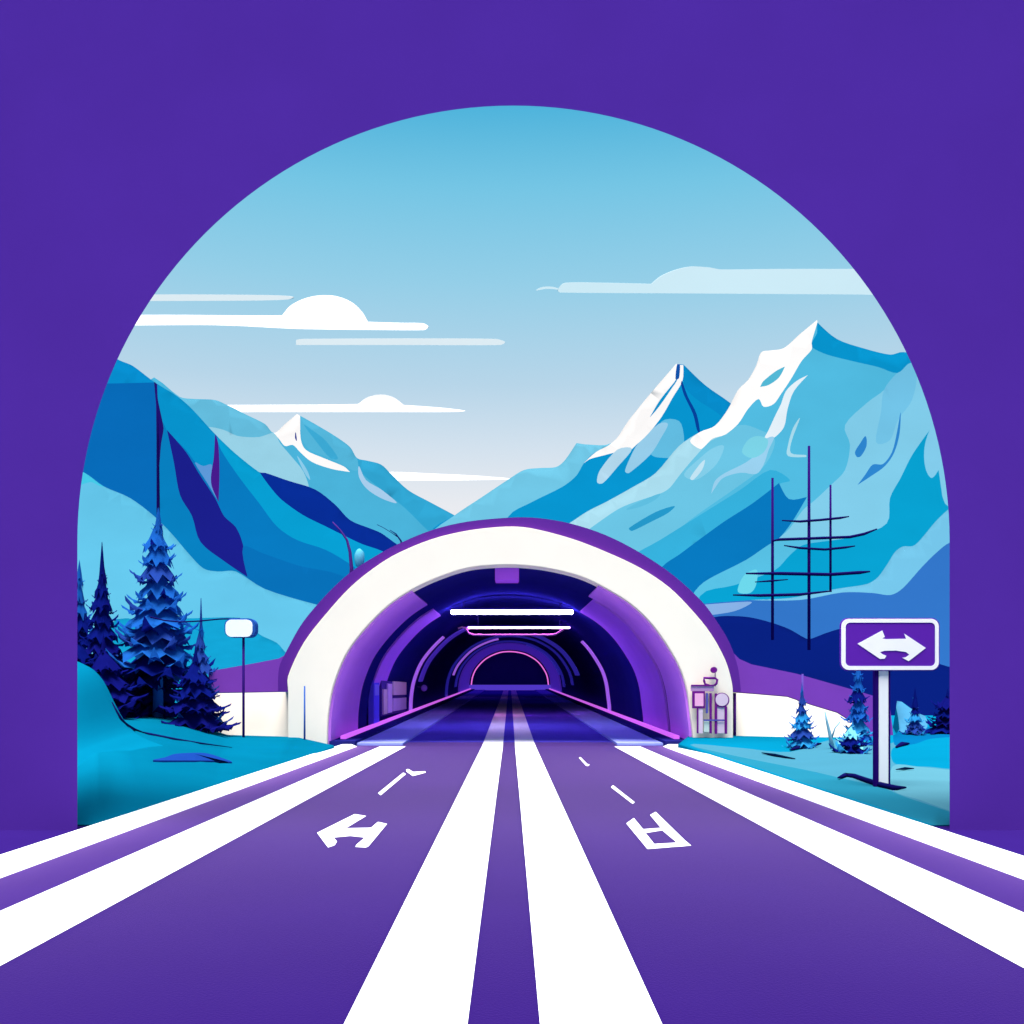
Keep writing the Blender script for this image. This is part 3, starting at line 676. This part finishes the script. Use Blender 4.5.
# ------------------------------------------------------------------ masts, lamp, small fittings
M_mast = mat('mast_indigo', (40, 14, 108), 'V'); M_mast2 = mat('mast_navy', (24, 12, 92), 'V')
YM = 100.0
ms = thing('lattice_mast', (0, 0, 0), 'dark indigo lattice mast of three posts and crossbars on the navy hill', 'mast')
for x, y0, y1, r_ in ((772.5, 478, 640, 1.5), (809, 446, 650, 1.6), (830.5, 485, 592, 1.25)):
    tubeo('post', [P(x, y1, YM), P(x, (y0 + y1) / 2, YM), P(x, y0, YM)], [r_ * YM / F, r_ * YM / F, r_ * .8 * YM / F], M_mast, ms)
for pts, r_ in (([(782, 520.5), (800, 521.5), (820, 520), (840, 518), (849, 516.5)], 1.2), ([(772, 541), (780, 539.5), (810, 538.5), (850, 537), (864, 534), (877, 529)], 1.4), ([(784, 545.5), (800, 548), (825, 549.5), (845, 547.5), (855, 546)], 1.2),
                ([(746, 573.5), (780, 573.5), (830, 574.5), (860, 572.5), (870, 571.5)], 1.7), ([(755, 582), (770, 581), (788, 579.5)], 1.0), ([(733, 595), (760, 595.5), (800, 594.5), (831, 591)], 1.5)):
    n_ = len(pts); tubeo('crossbar', [P(x, y, YM - .22) for x, y in pts], [r_ * YM / F * (.45 if i in (0, n_ - 1) else 1) for i in range(n_)], M_mast2, ms)
set_origin(ms, P(800, 640, YM))

YL = 42.9
M_lp = mat('lamp_indigo', (52, 26, 130), 'V'); M_lpb = mat('lamp_blue', (40, 92, 190), 'V')
lp = thing('street_lamp', (0, 0, 0), 'slim street lamp with a rounded white head in front of the white wall', 'street lamp')
a = P(243.5, 637, YL)
tubeo('pole', [(a.x, YL, .2), (a.x, YL, a.z + .1)], .055, M_lp, lp)
prism('lamp_shade', rrect(224.5, 618.3, 255.3, 637.3, 7), YL - .18, .5, M_lpb, lp)  # blue casing whose wide right edge stands in for shade on the head
prism('lamp_lens', rrect(225.5, 619.6, 252.2, 636.8, 6), YL - .26, .078, M_swhite, lp)
set_origin(lp, (a.x, YL, .43))
tag(tubeo('overhead_cable', [P(x, y, 43.1) for x, y in ((150, 617), (165, 620.5), (180, 622), (200, 621), (220, 619), (240, 618.6))], .03, M_mast2), 'dark cable running from the spruces to the street lamp', 'cable')
a = P(304.6, 686, 42.6)
tag(tubeo('marker_post', [(a.x, 42.6, -.1), (a.x, 42.6, a.z)], [.045, .03], M_lpb), 'thin blue marker post in front of the white mouth ring, left side', 'post')
tag(tubeo('drain_pipe', [P(734.6, 742, 44.7), P(734.6, 693, 44.7)], .07, mat('pipe_purple', (100, 40, 150), 'V')), 'purple drain pipe where the mouth ring meets the right wall', 'pipe')
# tall pole rising behind the tall spruce
tag(tubeo('flagpole', [P(158.3, 720, 46.5), P(158.3, 520, 46.5), P(157.8, 440, 46.5), P(156.5, 384, 46.5)], [.09, .08, .06, .03], M_mast2), 'very tall thin dark pole rising behind the tallest spruce', 'pole')
tag(tubeo('thin_pole', [P(802.5, 742, 43.8), P(802.5, 674, 43.8)], .045, mat('pole_violet', (88, 70, 170), 'V')), 'thin violet pole rising behind the small right spruce', 'pole')

# signal frame on the right of the mouth ring
YG = 43.2
M_fr = mat('frame_violet', (112, 28, 150), 'V'); M_pk = mat('panel_pink', (240, 180, 240), 'V'); M_pl = mat('panel_lilac', (222, 206, 245), 'V'); M_bl = mat('post_blue', (88, 90, 190), 'V')
M_mint = mat('panel_mint', (206, 232, 240), 'V')
def g6(x, y): return 680 + x / 8.533, 650 + y / 8.533
def gbox(name, x0, y0, x1, y1, m, par, dy=0.0, th=.1):
    (ax, ay), (bx, by) = g6(x0, y0), g6(x1, y1)
    a, b = P(ax, ay, YG), P(bx, by, YG)
    return boxo(name, a.x, b.x, YG + dy, YG + dy + th, b.z, a.z, m, par, .008)
sf = thing('signal_frame', (0, 0, 0), 'violet signal frame with pink panel and pale disc on the right mouth ring', 'signal')
gbox('beam', 95, 303, 290, 352, mat('beam_mauve', (190, 150, 220), 'V'), sf, .02); gbox('beam_edge', 95, 296, 292, 308, M_fr, sf, -.02, .03)
gbox('panel_frame', 106, 352, 214, 498, M_fr, sf, .0); gbox('panel', 126, 370, 200, 480, M_pk, sf, -.02, .015)
gbox('leg_panel', 150, 500, 196, 712, M_pl, sf, .02)
gbox('post', 146, 498, 158, 712, M_fr, sf, -.01); gbox('post', 222, 368, 240, 540, M_bl, sf, .0); gbox('post', 254, 368, 272, 712, M_fr, sf, -.01)
gbox('leg_panel', 206, 604, 252, 700, M_mint, sf, .03)
gbox('post', 298, 370, 317, 716, M_fr, sf, -.01); gbox('post', 384, 480, 403, 716, M_fr, sf, -.01); gbox('leg_panel', 319, 480, 382, 712, M_pl, sf, .03)
gbox('crossbar', 200, 592, 380, 606, M_bl, sf, -.03, .02)
def disc(name, cx, cy, r, m, par, dy, th):
    return prism(name, [g6(cx + r * math.cos(t), cy + r * math.sin(t)) for t in (2 * math.pi * i / 24 for i in range(24))], YG + dy, th, m, par)
disc('disc_rim', 358, 428, 64, M_fr, sf, .0, .06); disc('disc', 358, 424, 54, M_pl, sf, -.02, .015)
tubeo('hook', [P(*g6(x, y), YG + .05) for x, y in ((292, 305), (312, 285), (318, 255), (300, 240), (250, 240), (205, 238), (205, 262), (215, 292), (250, 303))], .05, M_fr, sf)
disc('signal_head', 292, 170, 26, M_fr, sf, -.05, .2); tubeo('stem', [P(*g6(300, 190), YG + .1), P(*g6(300, 240), YG + .1)], .02, M_fr, sf)
set_origin(sf, P(711, 734, YG))

# bare bent saplings above the tunnel rim and a small dome
M_sap = mat('sapling_plum', (78, 46, 140), 'V')
YB = 60.0
def sapling(pts, rr, D, label, m=M_sap):
    s = thing('sapling', (0, 0, 0), label, 'sapling', None)
    tubeo('trunk', [P(x, y, D) for x, y in pts[0]], [rr * (1 - .75 * i / (len(pts[0]) - 1)) for i in range(len(pts[0]))], m, s)
    for br in pts[1:]: tubeo('branch_or_stroke', [P(x, y, D) for x, y in br], [rr * .5] + [rr * .25] * (len(br) - 1), m, s)
    set_origin(s, P(*pts[0][0], D))
sapling([[(351, 585), (351.5, 568), (350, 552), (347, 540), (340, 530), (332.5, 522)]], .13, YB, 'bent bare sapling leaning left over the tunnel rim')
sapling([[(403, 555), (401, 541), (396, 534), (390, 530)], [(398, 537), (392, 533), (384, 528), (377, 524.5)]], .07, YB, 'small twiggy sapling higher up on the tunnel rim', mat('sapling_navy', (20, 40, 110), 'V'))
bm = bmesh.new(); bmesh.ops.create_icosphere(bm, subdivisions=3, radius=1.0)
for v_ in bm.verts:
    v_.co.z *= 1.9 if v_.co.z > 0 else 2.2; v_.co += Vector((.08, .08, .1)) * noise.noise(v_.co * 2); v_.co *= .29
o = tag(bmo('boulder', bm, mat('boulder_blue', (90, 184, 224), 'V'), smooth=True), 'pale blue upright boulder beside the bent sapling above the rim', 'boulder'); o.location = P(359.5, 558, YB - .3)

# ------------------------------------------------------------------ conifers
def frond(bm, root, az, L, droop, curl, wid, mi, rnd):
    """one drooping spruce bough: an arched blade with ragged needle tufts along both edges"""
    d = Vector((math.cos(az), math.sin(az), 0)); s = Vector((-d.y, d.x, 0)); n = 5
    prev = None
    for i in range(n + 1):
        t = i / n
        c = root + d * (L * t) + Vector((0, 0, -droop * L * math.sin(t * 2.0) * .9 + curl * L * t ** 3))
        wv = wid * L * (.35 + 1.3 * t) * (1 - t ** 2.4) + .012
        a = c + s * wv * rnd.uniform(.8, 1.2) - Vector((0, 0, wv * .45)); b = c - s * wv * rnd.uniform(.8, 1.2) - Vector((0, 0, wv * .45))
        cur = [bm.verts.new(q) for q in (a, c, b)]
        if prev:
            for k in (0, 1):
                f = bm.faces.new((prev[k], prev[k + 1], cur[k + 1], cur[k])); f.material_index = mi
            for k, sg_ in ((0, 1), (2, -1)):
                tip = (prev[k].co + cur[k].co) / 2 + s * sg_ * wv * rnd.uniform(.1, .4) + d * L * .05 - Vector((0, 0, wv * rnd.uniform(.3, .8)))
                f = bm.faces.new((prev[k], cur[k], bm.verts.new(tip))); f.material_index = mi
        prev = cur
def skirt(bm, c, r, h, mi, rnd, n=19):
    """a tier of boughs grown together: a ragged, drooping skirt of needles"""
    top = bm.verts.new(c + Vector((0, 0, h)))
    mid, low = [], []
    for i in range(n):
        a = 6.283 * (i + rnd.uniform(-.2, .2)) / n
        mid.append(bm.verts.new(c + Vector((math.cos(a) * r * .5, math.sin(a) * r * .5, h * .42 * rnd.uniform(.8, 1.2)))))
        q = rnd.uniform(.9, 1.08) if i % 2 else rnd.uniform(.72, .86)
        low.append(bm.verts.new(c + Vector((math.cos(a) * r * q, math.sin(a) * r * q, (-.12 if i % 2 else .14) * h * rnd.uniform(.6, 1.6)))))
    for i in range(n):
        k = (i + 1) % n
        for f in (bm.faces.new((top, mid[i], mid[k])), bm.faces.new((mid[i], low[i], low[k], mid[k]))): f.material_index = mi
def spruce(base, H, R, mats, label, seed, tiers=9, spire=.18, droop=.3, curl=.3, bare=.08, trunk_m=None, weights=(5, 3, 2), power=.9, trunk_r=.02, group=None, name='spruce', fr=8, lead=.16):
    rnd = random.Random(seed)
    t = thing(name, (0, 0, 0), label, 'spruce tree' if name == 'spruce' else 'shrub', group)
    bm = bmesh.new(); b = Vector(base)
    step = H * (1 - bare - spire) / tiers
    for i in range(tiers):
        u = i / (tiers - 1)
        z = H * (bare + (1 - bare - spire) * u) + rnd.uniform(-.12, .12) * step
        r_ = R * ((1 - u) ** power * .9 + .13) * rnd.uniform(.85, 1.1)
        mi_t = rnd.choices(range(len(mats)), weights[:len(mats)])[0]
        skirt(bm, b + Vector((rnd.uniform(-.05, .05) * R, 0, z)), r_ * .86, step * 2.0, mi_t, rnd)
        nf = max(6, int(fr - 2 * u)); a0 = rnd.uniform(0, 6.28)
        for k in range(nf):
            mi = mi_t if rnd.random() < .6 else rnd.choices(range(len(mats)), weights[:len(mats)])[0]
            frond(bm, b + Vector((0, 0, z + step * rnd.uniform(.1, .8))), a0 + 6.283 * k / nf + rnd.uniform(-.2, .2), r_ * rnd.uniform(.85, 1.2), droop * rnd.uniform(.8, 1.3), curl * rnd.uniform(.5, 1.3), .17, mi, rnd)
    zt = H * (1 - spire) - step * 1.2
    tube(bm, [b + Vector((0, 0, zt)), b + Vector((0, 0, zt + (H - zt) * .45)), b + Vector((0, 0, H))], [R * lead, R * lead * .5, .012], 7)
    bmo('crown', bm, mats, t, recalc=False)
    tubeo('trunk', [b + Vector((0, 0, -.35)), b + Vector((0, 0, H * .3)), b + Vector((0, 0, H * .85))], [trunk_r * H, trunk_r * .75 * H, trunk_r * .2 * H], trunk_m or mats[-1], t)
    set_origin(t, base)
    return t
def base_at(px, py, D): return P(px, py, D)
NV = mat('needles_navy', (8, 18, 104), 'T', gain=1.05, var=.12, thin=.4, scale=2.0); NV2 = mat('needles_midnight', (9, 12, 90), 'T', gain=1.3, var=.12, thin=.4, scale=2.0)
BL = mat('needles_blue', (22, 80, 170), 'T', var=.12, thin=.4, scale=2.0); BL2 = mat('needles_royal', (30, 58, 146), 'T', var=.12, thin=.4, scale=2.0); AZ = mat('needles_azure', (34, 120, 188), 'T', var=.12, thin=.4, scale=2.0)
PU = mat('needles_slate', (70, 84, 180), 'T', var=.1, thin=.4, scale=2.0); TR = mat('bark_blue', (24, 92, 186), 'V', gain=2.0)
k_ = F
def sp_px(px, top, bot, D, halfw, *a, **kw):
    b = P(px, bot, D); return spruce(b, (bot - top) * D / F, halfw * D / F, *a, **kw)
GL = 'spruces on the left bank'
sp_px(158, 508, 716, 44.6, 50, [BL, BL2, NV], 'tallest blue spruce on the left, with layered boughs and a needle tip', 11, tiers=10, spire=.13, group=GL, trunk_m=TR, bare=.2, trunk_r=.028, power=.75, weights=(6, 4, 2), fr=9)
sp_px(102, 542, 714, 43.4, 42, [NV, NV2], 'dark navy pointed spruce left of the tallest one', 12, tiers=10, spire=.24, group=GL, bare=.03, power=.95, weights=(3, 2), lead=.13)
sp_px(79, 570, 716, 45.6, 36, [BL, BL2, NV], 'blue spruce half hidden behind the arch edge at far left', 13, group=GL, spire=.12, bare=.05)
sp_px(201, 598, 727, 43.3, 26, [BL2, BL, NV], 'small spruce with a thin tip nearest the street lamp', 14, tiers=8, spire=.3, group=GL, bare=.04, lead=.12)
for i, (px, top, bot, D, hw, lab) in enumerate(((76, 640, 712, 42.3, 36, 'low navy shrub at the far left edge behind the round mound'), (104, 652, 718, 42.7, 42, 'low navy shrub spreading at the foot of the navy spruce'), (150, 652, 718, 46.0, 56, 'low navy shrub spreading behind the tallest spruce trunk'), (196, 664, 728, 42.9, 36, 'low navy shrub spreading in front of the white wall'))):
    sp_px(px, top, bot, D, hw, [NV2, NV], lab, 40 + i, tiers=5, spire=.06, group='low navy shrubs on the left bank', name='shrub', bare=.05, droop=.2, curl=.12, power=.5, weights=(8, 6), fr=12)
GRR = 'small spruces on the right bank'
sp_px(802, 690, 748, 39.4, 17, [BL, AZ, BL2, NV], 'small bright blue spruce in front of the right white wall', 21, tiers=7, spire=.1, group=GRR, bare=.04, weights=(5, 3, 3, 1))
sp_px(858, 660, 745, 40.7, 19, [BL, AZ, NV], 'blue spruce just left of the sign post, its top behind the sign', 22, tiers=8, spire=.12, group=GRR, bare=.04, weights=(6, 2, 1))
sp_px(915, 688, 734, 45.4, 12, [NV, AZ, BL2], 'little spruce with navy foot right of the sign post', 23, tiers=6, spire=.3, group=GRR, bare=.02, weights=(4, 3, 2), lead=.3)
sp_px(948, 698, 734, 46, 26, [NV, NV2], 'navy shrub at the right edge of the arch', 24, tiers=5, spire=.08, group='shrubs on the right bank', name='shrub', bare=.04, droop=.2, power=.5, weights=(3, 2), fr=12)
sp_px(852, 729, 756, 36.3, 19, [AZ, mat('needles_ice', (104, 176, 212), 'T', var=.1, thin=.4), NV], 'pale icy shrub with dark foot at the base of the blue spruce', 25, tiers=4, spire=.05, group='shrubs on the right bank', name='shrub', bare=.1, droop=.1, curl=.3, power=.6, weights=(4, 5, 2), fr=12)
sapling([[(833, 752), (830, 735), (827, 722), (825, 712)], [(831, 740), (835, 728), (840, 722)]], .09, 37.9, 'thin pale sapling between the two small spruces', mat('sapling_ice', (120, 180, 220), 'V'))

# ------------------------------------------------------------------ dark ground strokes and the low blue slab
M_br = mat('stroke_navy', (26, 24, 110), 'H'); M_br2 = mat('stroke_ink', (10, 40, 84), 'H')
def on_ground(px, py, z=.06):
    return P(px, py, d_right(py)) + Vector((0, 0, z))
def branch_or_stroke(pts, rad, m, label):  # thin dark bar laid on the turf, one per dark stroke
    n_ = len(pts)
    tag(tubeo('dark_stroke', [on_ground(x, y) for x, y in pts], [rad * (.3 if i in (0, n_ - 1) else 1) for i in range(n_)], m), label, 'branch_or_stroke', 'dark strokes on the turf')
branch_or_stroke([(838, 780), (845, 777.5), (855, 778.5), (868, 783), (880, 787), (895, 790.5), (906, 790)], .07, M_br, 'long dark stroke lying across the foot of the sign post')
branch_or_stroke([(762, 754.5), (775, 757), (795, 760.5)], .06, M_br2, 'short dark stroke on the teal turf left of the small spruce')
branch_or_stroke([(896, 771.5), (905, 770.5), (914, 770.5)], .045, M_br2, 'thin short stroke right of the sign post')
branch_or_stroke([(896, 748.5), (902, 746), (909, 745)], .11, M_br, 'stubby dark stroke near the little navy spruce')
branch_or_stroke([(790, 751.5), (800, 749), (815, 746.5), (821, 745)], .09, M_br, 'dark stroke lying under the small bright spruce')
def gl(px, py, z=.02):
    D = (CH - z) * F / (py - HY); return (px - CX) * D / F, D
bpy.context.view_layer.update()
DG = bpy.context.evaluated_depsgraph_get()
def drop(px, py, up):
    """the point of the turf or the mound seen at that place, raised a little"""
    d = (P(px, py, 1) - Vector((0, 0, CH))).normalized(); o_ = Vector((0, 0, CH)); q = P(px, py, d_left(py))
    for nm in ('mound', 'turf_bank.001'):
        ok, h, *_ = bpy.data.objects[nm].ray_cast(o_, d)
        if ok and h.y < q.y: q = h
    return q + Vector((0, 0, up))
sl = bmesh.new()
pts = [(153, 762), (165, 759), (175, 755.5), (195, 754.3), (208, 755), (222, 759.5), (232, 763.5), (215, 762.3), (185, 762.2)]
pp = [drop(x, y, 0) for x, y in smooth_poly(pts, 3)]
lo = [sl.verts.new(q - Vector((0, 0, .15))) for q in pp]
md = [sl.verts.new(q + Vector((0, 0, .05))) for q in pp]
ct = sl.verts.new(sum(pp, Vector()) / len(pp) + Vector((0, 0, .16)))
for i in range(len(pp)):
    j = (i + 1) % len(pp); sl.faces.new((lo[i], lo[j], md[j], md[i])); sl.faces.new((md[i], md[j], ct))
tag(bmo('rock_slab', sl, mat('slab_blue', (34, 84, 190), 'H')), 'low flat royal blue rock slab lying on the left turf', 'rock')
crease = [(112, 703), (117, 713), (121, 720), (127, 726), (134, 730), (150, 735), (175, 740), (200, 744), (232, 748.3)]  # thin tube added to draw the dark crease at the mound's foot
tag(tubeo('dark_stroke', [drop(x, y, .03) for x, y in crease], [.015, .04, .05, .05, .05, .045, .04, .03, .01], M_br), 'long thin dark crease line curving along the foot of the round mound', 'branch_or_stroke', 'dark strokes on the turf')
